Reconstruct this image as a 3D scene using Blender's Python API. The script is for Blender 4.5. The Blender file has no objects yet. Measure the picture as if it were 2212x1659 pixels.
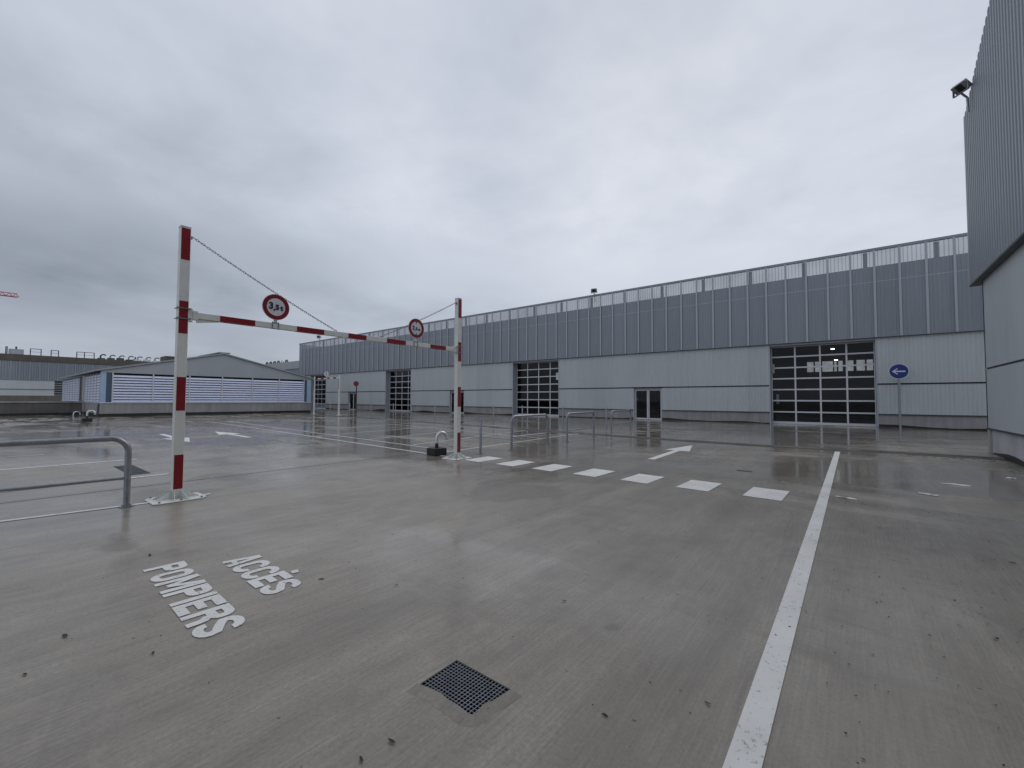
import bpy, bmesh, math, random
from mathutils import Vector, Matrix
random.seed(7)
PI=math.pi; R=math.radians
sc=bpy.context.scene; col=sc.collection
# ------------------------------------------------------------ camera
H=1.55
yaw,pitch,roll=R(38.56),R(2.11),R(0.25)
f=Vector((-math.sin(yaw)*math.cos(pitch),math.cos(yaw)*math.cos(pitch),math.sin(pitch)))
r=Vector((math.cos(yaw),math.sin(yaw),0)); u=r.cross(f)
r2=r*math.cos(roll)+u*math.sin(roll); u2=r2.cross(f)
cd=bpy.data.cameras.new('camera'); cam=bpy.data.objects.new('camera',cd); col.objects.link(cam)
cam.matrix_world=Matrix(((r2.x,u2.x,-f.x,0),(r2.y,u2.y,-f.y,0),(r2.z,u2.z,-f.z,H),(0,0,0,1)))
cd.sensor_width=36; cd.lens=922.9/2212*36; cd.clip_end=3000; cd.clip_start=.05
sc.camera=cam
# ------------------------------------------------------------ world: overcast sky
W=bpy.data.worlds.new('World'); sc.world=W; W.use_nodes=True
nt=W.node_tree; nt.nodes.clear(); L=nt.links.new
def N(t,**k):
    n=nt.nodes.new(t)
    for a,b in k.items(): setattr(n,a,b)
    return n
out=N('ShaderNodeOutputWorld'); bg=N('ShaderNodeBackground'); bg2=N('ShaderNodeBackground'); mix=N('ShaderNodeMixShader')
sky=N('ShaderNodeTexSky',sky_type='NISHITA'); sky.sun_disc=False; sky.sun_elevation=R(40); sky.sun_rotation=R(-20)
L(sky.outputs[0],bg2.inputs[0]); bg2.inputs[1].default_value=.06
tc=N('ShaderNodeTexCoord'); sep=N('ShaderNodeSeparateXYZ'); L(tc.outputs['Generated'],sep.inputs[0])
def M(op,a,b=None,c=None,clamp=False):
    n=N('ShaderNodeMath',operation=op); n.use_clamp=clamp
    for i,v in enumerate((a,b,c)):
        if v is None: continue
        if isinstance(v,(int,float)): n.inputs[i].default_value=v
        else: L(v,n.inputs[i])
    return n.outputs[0]
zz=M('ADD',M('ABSOLUTE',sep.outputs[2]),.16)
cx=M('DIVIDE',sep.outputs[0],zz); cy=M('DIVIDE',sep.outputs[1],zz)
cmb=N('ShaderNodeCombineXYZ'); L(cx,cmb.inputs[0]); L(cy,cmb.inputs[1])
def noise(vec,scale,detail,rough,dist=0):
    n=N('ShaderNodeTexNoise'); n.inputs['Scale'].default_value=scale; n.inputs['Detail'].default_value=detail
    n.inputs['Roughness'].default_value=rough; n.inputs['Distortion'].default_value=dist; L(vec,n.inputs['Vector']); return n.outputs[0]
n1=noise(cmb.outputs[0],.6,4,.5,.15); n2=noise(cmb.outputs[0],1.9,5,.55,.15)
cl=M('ADD',M('MULTIPLY',n1,.50),M('MULTIPLY',n2,.50))          # ~0.3..0.7
def dotd(v):
    n=N('ShaderNodeVectorMath',operation='DOT_PRODUCT'); L(tc.outputs['Generated'],n.inputs[0]); n.inputs[1].default_value=v; return n.outputs['Value']
bright=M('POWER',M('MAXIMUM',dotd((-.30,.94,.12)),0),7.0)
dark=M('POWER',M('MAXIMUM',dotd((-.985,.10,.14)),0),9.0)
lum=M('ADD',.36,M('MULTIPLY',M('SUBTRACT',cl,.5),.78)); lum=M('ADD',lum,.170)
lum=M('ADD',lum,M('MULTIPLY',bright,.12))
lum=M('SUBTRACT',lum,M('MULTIPLY',dark,.16))
# darker cloud bases low over the left horizon
low=M('MULTIPLY',M('SUBTRACT',1.0,M('MULTIPLY',M('ABSOLUTE',M('SUBTRACT',sep.outputs[2],.20)),5.5),clamp=True),M('MAXIMUM',dotd((-.9,.43,0)),0))
lum=M('SUBTRACT',lum,M('MULTIPLY',low,M('MULTIPLY',M('SUBTRACT',n2,.36,clamp=True),.75)))
cr=N('ShaderNodeValToRGB'); L(lum,cr.inputs[0]); e=cr.color_ramp.elements
e[0].position=.2; e[0].color=(.20,.225,.275,1); e[1].position=.8; e[1].color=(.77,.79,.85,1)
m_=cr.color_ramp.elements.new(.5); m_.color=(.475,.517,.595,1)
L(cr.outputs[0],bg.inputs[0]); bg.inputs[1].default_value=1.0
mix.inputs[0].default_value=.93; L(bg2.outputs[0],mix.inputs[1]); L(bg.outputs[0],mix.inputs[2]); L(mix.outputs[0],out.inputs[0])
sd=bpy.data.lights.new('sun','SUN'); sd.energy=.5; sd.angle=R(30); sd.color=(1,.96,.92)
sun=bpy.data.objects.new('sun',sd); col.objects.link(sun); sun.rotation_euler=(R(50),0,R(180-20)); sun.location=(0,0,60)
sc.view_settings.view_transform='Standard'; sc.view_settings.look='None'; sc.view_settings.exposure=.22; sc.view_settings.gamma=1
# ------------------------------------------------------------ materials
class MT:
    def __init__(s,name):
        s.m=bpy.data.materials.new(name); s.m.use_nodes=True; s.t=s.m.node_tree; s.b=s.t.nodes['Principled BSDF']; s.o=s.t.nodes['Material Output']
        s.tc=s.n('ShaderNodeTexCoord').outputs['Object']
    def n(s,t,**k):
        x=s.t.nodes.new(t)
        for a,b in k.items(): setattr(x,a,b)
        return x
    def l(s,a,b): s.t.links.new(a,b)
    def inp(s,i,v):
        if isinstance(v,(int,float,tuple)): i.default_value=v
        else: s.l(v,i)
    def math(s,op,a,b=0.0,clamp=False):
        x=s.n('ShaderNodeMath',operation=op); x.use_clamp=clamp; s.inp(x.inputs[0],a); s.inp(x.inputs[1],b); return x.outputs[0]
    def map(s,sc_,rot=(0,0,0),loc=(0,0,0)):
        x=s.n('ShaderNodeMapping'); s.l(s.tc,x.inputs[0]); x.inputs['Scale'].default_value=sc_; x.inputs['Rotation'].default_value=rot; x.inputs['Location'].default_value=loc; return x.outputs[0]
    def noise(s,sc_=(1,1,1),d=3,ro=.5,dist=0,loc=(0,0,0)):
        x=s.n('ShaderNodeTexNoise'); s.l(s.map(sc_,loc=loc),x.inputs['Vector']); x.inputs['Scale'].default_value=1; x.inputs['Detail'].default_value=d; x.inputs['Roughness'].default_value=ro; x.inputs['Distortion'].default_value=dist; return x.outputs[0]
    def rng(s,v,a,b,c=0.,d=1.):
        x=s.n('ShaderNodeMapRange'); s.inp(x.inputs[0],v)
        for i,q in enumerate((a,b,c,d)): s.inp(x.inputs[i+1],q)
        return x.outputs[0]
    def mixc(s,fac,a,b):
        x=s.n('ShaderNodeMix',data_type='RGBA'); s.inp(x.inputs[0],fac)
        for i,q in ((6,a),(7,b)):
            if isinstance(q,tuple): x.inputs[i].default_value=q+(1,)
            else: s.l(q,x.inputs[i])
        return x.outputs[2]
    def set(s,**k):
        for a,v in k.items():
            i=s.b.inputs[{'base':'Base Color','rough':'Roughness','metal':'Metallic','spec':'Specular IOR Level','coat':'Coat Weight'}[a]]
            if isinstance(v,tuple): i.default_value=v+(1,)
            elif isinstance(v,(int,float)): i.default_value=v
            else: s.l(v,i)
    def bump(s,h,st=.3,dist=.01):
        x=s.n('ShaderNodeBump'); x.inputs['Strength'].default_value=st; x.inputs['Distance'].default_value=dist; s.l(h,x.inputs['Height']); s.l(x.outputs[0],s.b.inputs['Normal'])
def simple(name,c,rough=.5,metal=0,var=.12,sc_=3.,streak=False,spec=.5):
    m=MT(name); n=m.noise((sc_*4,sc_*4,sc_*.35) if streak else (sc_,)*3,5,.6)
    k=m.rng(n,.3,.7); m.set(base=m.mixc(k,tuple(x*(1-var) for x in c),tuple(min(1,x*(1+var)) for x in c)),rough=m.rng(n,.3,.7,rough*.85,min(1,rough*1.15)),metal=metal,spec=spec); return m.m
# concrete deck
def deck(name,tone=1.):
    m=MT(name)
    big=m.noise((.16,.10,1),4,.55,.3); mid=m.noise((1.0,.6,1),6,.68,.6); fine=m.noise((48,40,48),4,.75); med=m.noise((9,3,3),4,.6)
    broom=m.noise((70,2.2,1),3,.6); lane=m.noise((2.0,.09,1),4,.6)
    v=m.math('ADD',m.math('MULTIPLY',big,.40),m.math('ADD',m.math('MULTIPLY',mid,.30),m.math('MULTIPLY',lane,.30)))
    base=m.mixc(m.rng(v,.37,.61),tuple(tone*x for x in (.160,.134,.102)),tuple(tone*x for x in (.42,.368,.298)))
    g=m.math('ADD',m.math('MULTIPLY',fine,.45),m.math('ADD',m.math('MULTIPLY',med,.2),m.math('MULTIPLY',broom,.35)))
    base=m.mixc(m.rng(g,.40,.60,.0,.60),base,tuple(tone*x for x in (.13,.118,.106)))
    # brown/dark blotches and small dark specks
    bl=m.noise((.7,1.1,1),4,.65,.8,(5,2,0)); base=m.mixc(m.rng(bl,.55,.74,0,.5),base,(.115,.095,.075))
    sp=m.noise((11,17,1),2,.5,0,(1,7,0)); base=m.mixc(m.rng(sp,.735,.77,0,.8),base,(.035,.032,.03))
    # wetness: more standing water away from the camera and to the left
    sx=m.n('ShaderNodeSeparateXYZ'); m.l(m.tc,sx.inputs[0])
    d=m.math('ADD',m.math('MULTIPLY',sx.outputs[1],.045),m.math('MULTIPLY',sx.outputs[0],-.033))
    pud=m.noise((.17,.30,1),4,.55,.5,(3,9,0))
    film=m.rng(m.math('ADD',m.math('MULTIPLY',pud,1.0),m.math('MULTIPLY',m.math('MINIMUM',d,.9),.16)),.46,.68)
    p2=m.noise((.42,1.25,1),6,.66,.9,(13,1,0))
    pool=m.math('MULTIPLY',m.rng(p2,.50,.55),m.rng(d,.45,1.0,0,1))
    wet=m.math('MAXIMUM',m.math('MULTIPLY',film,.85),pool)
    dmp=0
    for (cx_,cy_,rr_,ax_) in ((-8.6,2.0,.8,.7),(-8.3,8.1,.9,.6),(-4.7,5.8,1.1,.8),(-1.3,2.77,.10,1.),(-6.4,1.0,.4,.3),(-10.2,8.5,1.6,.6),(2.7,15.5,1.6,.35),(-9.3,3.2,.9,.5),(-5.5,8.6,.8,1.6)):
        q=m.n('ShaderNodeVectorMath',operation='LENGTH'); m.l(m.map((1/rr_,1/(rr_*ax_),0),loc=(-cx_/rr_,-cy_/(rr_*ax_),0)),q.inputs[0])
        k_=m.math('ADD',q.outputs['Value'],m.rng(mid,.32,.68,1.1,-1.1)); k_=m.rng(k_,.55,1.15,1,0); dmp=k_ if dmp==0 else m.math('MAXIMUM',dmp,k_)
    base=m.mixc(m.math('MULTIPLY',dmp,.55),base,(.11,.09,.065))
    base=m.mixc(m.math('MULTIPLY',pool,.55),base,(.10,.088,.075))
    m.set(base=base,rough=m.rng(wet,0,1,.40,.03),spec=.5)
    m.b.inputs['IOR'].default_value=1.52
    hgt=m.math('MULTIPLY',m.math('ADD',m.math('MULTIPLY',broom,.5),m.math('MULTIPLY',fine,.5)),m.rng(wet,0,.9,1,.04))
    wav=m.noise((1.3,6.5,1),4,.6)
    hgt=m.math('ADD',hgt,m.math('MULTIPLY',wav,1.6))
    m.bump(hgt,.35,.006); return m.m
M_deck=deck('wet_concrete'); M_slab=deck('wet_concrete_slab',.93)
def conc(name,c,streak=True,rough=.7):
    m=MT(name); a=m.noise((.7,.7,.7),5,.6); b=m.noise((3.,3.,.25),4,.65); c3=m.noise((30,30,30),3,.6)
    v=m.math('ADD',m.math('MULTIPLY',a,.4),m.math('ADD',m.math('MULTIPLY',b,.4),m.math('MULTIPLY',c3,.2)))
    m.set(base=m.mixc(m.rng(v,.35,.65),tuple(x*.62 for x in c),tuple(x*1.15 for x in c)),rough=rough); m.bump(c3,.2,.004); return m.m
M_conc=conc('plinth_concrete',(.33,.325,.325)); M_concd=conc('dark_concrete',(.145,.137,.125)); M_conc2=conc('stained_concrete',(.50,.49,.51))
def metal_sheet(name,c,rough=.42,metal=.35,var=.11,sh=23.03-32.58+1.0985*200):
    m=MT(name); a=m.noise((.35,.35,.12),4,.6); b=m.noise((9,9,.5),3,.6)
    sx=m.n('ShaderNodeSeparateXYZ'); m.l(m.tc,sx.inputs[0]); w=m.n('ShaderNodeTexWhiteNoise',noise_dimensions='1D')
    m.l(m.math('FLOOR',m.math('MULTIPLY',m.math('ADD',m.math('ADD',sx.outputs[0],sx.outputs[1]),sh),1/1.0985)),w.inputs['W'])
    drip=m.noise((14,14,.16),4,.65)
    v=m.math('ADD',m.math('MULTIPLY',a,.45),m.math('ADD',m.math('MULTIPLY',b,.25),m.math('ADD',m.math('MULTIPLY',drip,.18),m.math('MULTIPLY',w.outputs['Value'],.12))))
    m.set(base=m.mixc(m.rng(v,.35,.65),tuple(x*(1-var) for x in c),tuple(x*(1+var) for x in c)),rough=m.rng(v,.3,.7,rough*.8,rough*1.2),metal=metal); return m.m
M_clad=metal_sheet('pale_grey_cladding',(.485,.515,.53),.5,.08)
M_mesh=metal_sheet('perforated_grey_sheet',(.265,.29,.325),.5,.25,.13)
M_mull=metal_sheet('grey_mullion',(.40,.43,.48),.45,.2)
M_trim=simple('dark_trim',(.055,.06,.07),.5)
M_black=simple('black_rubber',(.012,.012,.013),.6)
M_memb=conc('black_membrane',(.022,.02,.019),rough=.45)
M_galv=simple('galvanised_steel',(.29,.31,.335),.38,.7,.2,14)
M_galvl=simple('bright_galvanised_pipe',(.62,.64,.67),.33,.75,.15,10)
M_white=simple('white_paint',(.66,.67,.64),.4,0,.06,5)
M_red=simple('red_tape',(.20,.005,.011),.35,0,.12,8)
M_redd=simple('sign_red',(.19,.005,.012),.35,0,.08,6)
M_blue=simple('sign_blue',(.012,.03,.20),.35,0,.1,6)
M_signw=simple('sign_white',(.62,.62,.68),.4,0,.05,6)
M_alu=simple('aluminium_frame',(.60,.61,.65),.4,.2,.08,6)
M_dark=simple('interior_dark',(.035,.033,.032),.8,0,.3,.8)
M_louv=simple('blue_grey_louvre',(.62,.66,.82),.35,.1,.06,2)
M_lblue=simple('pale_blue_panel',(.36,.49,.64),.45,.1,.06,2)
M_dblue=simple('deep_blue_grey',(.08,.12,.18),.5,0,.1,2)
M_roof=simple('roof_sheet',(.30,.33,.34),.5,.1,.08,.5)
M_gable=simple('gable_sheet',(.37,.395,.42),.55,.1,.06,.5)
M_joint=simple('dark_joint',(.075,.075,.08),.35)
M_litter=simple('paper_litter',(.7,.7,.68),.6)
M_leaf=simple('dead_leaf',(.03,.024,.018),.7,0,.4,30)
M_beige=simple('beige_panel',(.36,.35,.32),.6,0,.05,1)
# road paint: worn, wet
def paint():
    m=MT('road_paint'); a=m.noise((38,38,38),4,.7); b=m.noise((2,2,2),4,.6)
    w=m.rng(m.math('ADD',m.math('MULTIPLY',a,.75),m.math('MULTIPLY',b,.25)),.37,.43)
    m.set(base=m.mixc(w,(.33,.33,.32),m.mixc(m.rng(b,.3,.7),(.70,.685,.65),(.82,.80,.76))),rough=m.rng(a,.3,.7,.3,.55)); m.bump(a,.2,.003); return m.m
M_paint=paint()
def thinpaint():
    m=MT('worn_line_paint'); a=m.noise((9,9,9),4,.7)
    m.set(base=m.mixc(m.rng(a,.34,.44),(.40,.40,.39),(.74,.74,.74)),rough=.35); return m.m
M_line=thinpaint()
def glass():
    m=MT('dark_glass'); t=m.t; tr=m.n('ShaderNodeBsdfTransparent'); tr.inputs[0].default_value=(.62,.63,.64,1)
    gl=m.n('ShaderNodeBsdfGlossy'); gl.inputs['Roughness'].default_value=.02; gl.inputs[0].default_value=(.9,.9,.95,1)
    fr=m.n('ShaderNodeFresnel'); fr.inputs[0].default_value=1.35; mx=m.n('ShaderNodeMixShader')
    m.l(fr.outputs[0],mx.inputs[0]); m.l(tr.outputs[0],mx.inputs[1]); m.l(gl.outputs[0],mx.inputs[2]); m.l(mx.outputs[0],m.o.inputs[0]); return m.m
M_glass=glass()
def perf():
    m=MT('perforated_screen'); sx=m.n('ShaderNodeSeparateXYZ'); m.l(m.tc,sx.inputs[0])
    s=m.math('FRACT',m.math('MULTIPLY',sx.outputs[0],1/.1831)); st=m.math('LESS_THAN',s,.22)
    n=m.noise((.5,.5,.5),2,.5)
    fac=m.math('ADD',m.math('MULTIPLY',st,.22),m.rng(n,.3,.7,.54,.68))
    tr=m.n('ShaderNodeBsdfTransparent'); mx=m.n('ShaderNodeMixShader'); m.set(base=(.30,.32,.36),rough=.5,metal=.2)
    m.l(fac,mx.inputs[0]); m.l(tr.outputs[0],mx.inputs[1]); m.l(m.b.outputs[0],mx.inputs[2]); m.l(mx.outputs[0],m.o.inputs[0]); return m.m
M_perf=perf()
def emit(name,c,s):
    m=MT(name); n=m.noise((3,3,3),3,.5); m.set(base=(.02,.02,.02)); m.b.inputs['Emission Color'].default_value=c+(1,); m.l(m.rng(n,.3,.7,s*.75,s*1.25),m.b.inputs['Emission Strength']); return m.m
M_lamp=emit('lamp_glow',(1,.97,.9),6.); M_winlit=emit('daylit_window',(.55,.60,.64),.42)
# ------------------------------------------------------------ mesh helpers
class MB:
    def __init__(s): s.v=[]; s.f=[]
    def box(s,x0,x1,y0,y1,z0,z1):
        b=len(s.v); s.v+=[(x,y,z) for z in (z0,z1) for y in (y0,y1) for x in (x0,x1)]
        s.f+=[tuple(b+i for i in q) for q in ((0,2,3,1),(4,5,7,6),(0,1,5,4),(2,6,7,3),(0,4,6,2),(1,3,7,5))]; return s
    def poly(s,pts):
        b=len(s.v); s.v+=[tuple(p) for p in pts]; s.f.append(tuple(range(b,b+len(pts)))); return s
    def prism(s,pts,vec):
        n=len(pts); b=len(s.v); vec=Vector(vec); s.v+=[tuple(p) for p in pts]+[tuple(Vector(p)+vec) for p in pts]
        s.f.append(tuple(range(b,b+n))[::-1]); s.f.append(tuple(range(b+n,b+2*n)))
        for i in range(n): j=(i+1)%n; s.f.append((b+i,b+j,b+n+j,b+n+i))
        return s
    def tube(s,pts,rad,seg=10,cap=True):
        pts=[Vector(p) for p in pts]; rads=rad if isinstance(rad,(list,tuple)) else [rad]*len(pts)
        b=len(s.v); ref=None
        for i,p in enumerate(pts):
            t=(pts[min(i+1,len(pts)-1)]-pts[max(i-1,0)]).normalized()
            if ref is None:
                ref=Vector((0,0,1)) if abs(t.z)<.9 else Vector((1,0,0))
            a=t.cross(ref).normalized(); c=a.cross(t).normalized(); ref=c
            for k in range(seg):
                an=2*PI*k/seg; s.v.append(tuple(p+(a*math.cos(an)+c*math.sin(an))*rads[i]))
        for i in range(len(pts)-1):
            for k in range(seg):
                k2=(k+1)%seg; s.f.append((b+i*seg+k,b+i*seg+k2,b+(i+1)*seg+k2,b+(i+1)*seg+k))
        if cap: s.f.append(tuple(b+k for k in range(seg))[::-1]); s.f.append(tuple(b+(len(pts)-1)*seg+k for k in range(seg)))
        return s
    def disc(s,c,rad,ax,th,seg=40,r_in=0):
        c=Vector(c); ax=Vector(ax).normalized(); ref=Vector((0,0,1)) if abs(ax.z)<.9 else Vector((1,0,0))
        a=ax.cross(ref).normalized(); d=a.cross(ax).normalized()
        P=lambda rr,k,o:c+(a*math.cos(2*PI*k/seg)+d*math.sin(2*PI*k/seg))*rr+ax*o
        if not r_in: return s.prism([P(rad,k,0) for k in range(seg)],ax*th)
        b=len(s.v)
        for k in range(seg): s.v+= [tuple(P(rad,k,0)),tuple(P(rad,k,th)),tuple(P(r_in,k,th)),tuple(P(r_in,k,0))]
        for k in range(seg):
            q=(k+1)%seg
            for j in range(4): s.f.append((b+4*k+j,b+4*q+j,b+4*q+(j+1)%4,b+4*k+(j+1)%4))
        return s
    def build(s,name,mat,parent=None,bevel=0,smooth=False):
        me=bpy.data.meshes.new(name); me.from_pydata(s.v,[],s.f); me.update()
        bm=bmesh.new(); bm.from_mesh(me); bmesh.ops.recalc_face_normals(bm,faces=bm.faces); bm.to_mesh(me); bm.free()
        me.materials.append(mat); o=bpy.data.objects.new(name,me); col.objects.link(o)
        if parent: o.parent=parent; o.matrix_parent_inverse=parent.matrix_world.inverted()
        if bevel: b=o.modifiers.new('bevel','BEVEL'); b.width=bevel; b.segments=2; b.limit_method='ANGLE'
        if smooth:
            for p in me.polygons: p.use_smooth=True
            try: me.set_sharp_from_angle(angle=R(40))
            except Exception: pass
        return o
def split(mb,name,mat,parent,local=True,**k):
    # every separate piece becomes an object of its own
    par=list(range(len(mb.v)))
    def fd(a):
        while par[a]!=a: par[a]=par[par[a]]; a=par[a]
        return a
    for q in mb.f:
        for w in q[1:]: par[fd(w)]=fd(q[0])
    gr={}
    for q in mb.f: gr.setdefault(fd(q[0]),[]).append(q)
    for fs in gr.values():
        ids=sorted({i for q in fs for i in q}); mp={v:i for i,v in enumerate(ids)}; m=MB(); m.v=[mb.v[i] for i in ids]; m.f=[tuple(mp[i] for i in q) for q in fs]
        o=m.build(name,mat,None if local else parent,**k)
        if local: o.parent=parent
def tag(o,label=None,cat=None,group=None,kind=None):
    if label: o['label']=label
    if cat: o['category']=cat
    if group: o['group']=group
    if kind: o['kind']=kind
    return o
def empty(name,loc,label,cat,group=None,rz=0):
    o=bpy.data.objects.new(name,None); col.objects.link(o); o.location=loc; o.rotation_euler=(0,0,rz); o.empty_display_size=.3
    o.matrix_world=Matrix.Translation(loc)@Matrix.Rotation(rz,4,'Z')
    return tag(o,label,cat,group)
def copytree(o,parent=None):
    c=o.copy(); col.objects.link(c); c.parent=parent
    if parent: c.matrix_parent_inverse=o.matrix_parent_inverse.copy()
    for ch in list(o.children): copytree(ch,c)
    return c
# local builder: children built in the LOCAL frame of an empty
def lbuild(mb,name,mat,parent,**k):
    o=mb.build(name,mat,None,**k); o.parent=parent; return o
def corr(mb,p0,p1,z0,z1,pitch,dep,nrm,ztop=None,prof=(0.0,.30,.42,.88)):
    """trapezoid-profile sheet from p0 to p1, ribs standing out by dep along nrm"""
    p0=Vector((p0[0],p0[1],0)); p1=Vector((p1[0],p1[1],0)); Lg=(p1-p0).length; d=(p1-p0)/Lg; nv=Vector((nrm[0],nrm[1],0))
    pts=[]; n=max(1,int(round(Lg/pitch))); pt=Lg/n
    for i in range(n):
        for q,h in zip(prof,(0,0,dep,dep)): pts.append(((i+q)*pt,h))
    pts.append((Lg,0)); b=len(mb.v)
    for t,h in pts:
        q=p0+d*t+nv*h; zt=z1 if ztop is None else ztop(t/Lg)
        mb.v+=[(q.x,q.y,z0),(q.x,q.y,zt)]
    for i in range(len(pts)-1): mb.f.append((b+2*i,b+2*i+2,b+2*i+3,b+2*i+1))
    return mb
# ------------------------------------------------------------ ground
g=MB(); 
GX0,GX1,GY0,GY1=-1.872,-1.453,1.548,1.832
for x0,x1,y0,y1 in ((-700,GX0,-500,700),(GX1,500,-500,700),(GX0,GX1,-500,GY0),(GX0,GX1,GY1,700)): g.poly([(x0,y0,0),(x1,y0,0),(x1,y1,0),(x0,y1,0)])
tag(g.build('ground',M_deck),kind='structure')
KX=[(14,17.6),(2.9,17.35),(-3,16.95),(-8,17.35),(-14,18.0),(-19.3,18.5),(-26,19.5),(-34,20.2),(-43,20.3),(-62,20.9),(-75,21.2)]
s=MB(); top=[(x,y+.015,.045) for x,y in KX]+[(-75,60,.045),(14,60,.045)]
s.poly(top[::-1]); n=len(KX)
for i in range(n-1):
    a=KX[i]; b=KX[i+1]
    s.poly([(a[0],a[1],.003),(b[0],b[1],.003),(b[0],b[1]+.015,.045),(a[0],a[1]+.015,.045)])
tag(s.build('pavement',M_slab),kind='structure')
s=MB()
for i in range(n-1):
    a=KX[i]; b=KX[i+1]; s.prism([(a[0],a[1]-.20,.004),(b[0],b[1]-.20,.004),(b[0],b[1]-.012,.004),(a[0],a[1]-.012,.004)],(0,0,.004))
tag(s.build('drainage_channel',M_joint),kind='structure')
s=MB()
for x,y0,y1 in ((-9.78,-8,8.6),):
    s.box(x-.007,x+.007,y0,y1,.001,.0035)
for i,(x,y) in enumerate([(-24,-8),(-24,8)]): s.box(x-.012,x+.012,y,y+15,.001,.0035)
s.box(-60,-10,13.0,13.02,.001,.0035)
tag(s.build('road_joint',M_joint),kind='structure')
# ------------------------------------------------------------ painted markings
def flat(name,pts,label,cat,group=None,mat=None,z=.004):
    m=MB(); m.prism([(x,y,z) for x,y in pts],(0,0,.002)); return tag(m.build(name,mat or M_paint),label,cat,group)
def lineq(a,b,w):
    a=Vector(a);b=Vector(b); d=(b-a).normalized(); p=Vector((-d.y,d.x))*w/2; return [a+p,b+p,b-p,a-p]
o=flat('painted_line',[(-.46,-6),(-.33,-6),(-.33,9.0),(-.33,16.5),(-.46,16.5),(-.46,9)],'long wide white line running from the camera toward the kerb','road marking')
zl=['white crossing dash nearest the right barrier post','second white crossing dash from the right barrier post','third white crossing dash from the right barrier post','middle one of the seven white crossing dashes','third white crossing dash from the long white line','second white crossing dash from the long white line','largest white crossing dash, nearest the long white line']
for i in range(7):
    x=-7.53+i*1.063; j=random.uniform(-.01,.01)
    flat('crossing_dash',[(x-.29,7.86+j),(x+.26,7.82),(x+.28,8.72),(x-.27,8.76+j)],zl[i],'road marking','white dashes of the crossing')
def arrow(tail,tip,w,hw,hl,label):
    a=Vector(tail); b=Vector(tip); d=(b-a).normalized(); p=Vector((-d.y,d.x)); h=b-d*hl
    flat('painted_arrow',[a+p*w,h+p*w,h+p*hw,b,h-p*hw,h-p*w,a-p*w],label,'road marking','white arrows painted on the deck')
arrow((-4.17,11.1),(-4.36,15.5),.09,.37,1.95,'white painted arrow pointing at the glass door, beyond the crossing dashes')
arrow((-18.82,6.85),(-23.3,7.0),.10,.42,2.2,'white painted arrow pointing left, right of the tall left barrier post')
arrow((-23.4,5.05),(-18.4,4.78),.10,.42,2.2,'white painted arrow pointing right, partly behind the left barrier post')
def pl(pts,w,label):
    m=MB()
    for i in range(len(pts)-1): m.prism([(q.x,q.y,.004+.0006*i) for q in lineq(pts[i],pts[i+1],w)],(0,0,.002))
    tag(m.build('parking_line',M_line),label,'road marking','thin white parking bay lines')
pl([(-8.36,-8),(-8.36,.2),(-8.18,1.6),(-8.18,2.42)],.085,'thin white line running under the left barrier post and hoop rail')
pl([(-10.95,-8),(-10.97,2.5)],.10,'white parking line ending beside the steel grate behind the hoop rail')
pl([(-14.44,-8),(-14.22,2.6)],.12,'white parking line beyond the steel grate at the left')
pl([(-17.4,-8),(-17.2,1.2)],.05,'faint white parking line farthest back at the left edge')
pl([(-8.6,8.02),(-18.3,8.75),(-34.4,9.8)],.08,'nearer of the two long white lines leading left from the vent block')
pl([(-9.6,9.0),(-19.1,9.7),(-33.4,10.8)],.07,'farther of the two long white lines leading left from the vent block')
pl([(-9.35,8.1),(-9.6,12),(-9.9,16.6),(-10.0,20.1)],.08,'long white line passing behind the steel hoop rails')
pl([(-11.7,9.3),(-12.2,12.5),(-12.9,17.2)],.07,'white bay line just left of the line behind the hoops')
pl([(-14.6,9.5),(-15.0,12.5),(-15.7,17.6)],.07,'white bay line seen left of the right barrier post')
pl([(-17.6,9.7),(-18.2,13),(-18.9,17.8)],.07,'white bay line crossing the puddles left of the right barrier post')
pl([(-21,10),(-21.6,13.5),(-22.3,18)],.07,'white bay line farthest left among the puddles')
pl([(-9.8,14.2),(-15.5,15.1),(-23,16.1)],.07,'white line crossing the bays parallel to the long warehouse')
pl([(-34.0,8.95),(-36.5,8.9)],.1,'short white dash in front of the louvred building')
pl([(-12.6,17.0),(-22.5,18.0)],.06,'white line closest to the kerb of the far slab')
# lettering
def strip(mb,pts,w,z,closed=False):
    P=[Vector(p) for p in pts]; n=len(P); Lf=[];Rt=[]
    for i in range(n):
        if closed: a=P[i-1]; b=P[(i+1)%n]
        else: a=P[max(i-1,0)]; b=P[min(i+1,n-1)]
        d1=(P[i]-a).normalized() if (P[i]-a).length>1e-9 else (b-P[i]).normalized(); d2=(b-P[i]).normalized() if (b-P[i]).length>1e-9 else d1
        t=(d1+d2).normalized(); nn=Vector((-t.y,t.x)); k=1/max(.5,abs(nn.dot(Vector((-d1.y,d1.x)))))
        Lf.append(P[i]+nn*w/2*k); Rt.append(P[i]-nn*w/2*k)
    rg=range(n if closed else n-1); b=len(mb.v)
    mb.v+=[(q.x,q.y,z) for q in Lf]+[(q.x,q.y,z) for q in Rt]
    for i in rg: j=(i+1)%n; mb.f.append((b+i,b+j,b+n+j,b+n+i))
def arc(cx,cy,rx,ry,a0,a1,n=8): return [(cx+rx*math.cos(R(a0+(a1-a0)*i/n)),cy+ry*math.sin(R(a0+(a1-a0)*i/n))) for i in range(n+1)]
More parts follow.
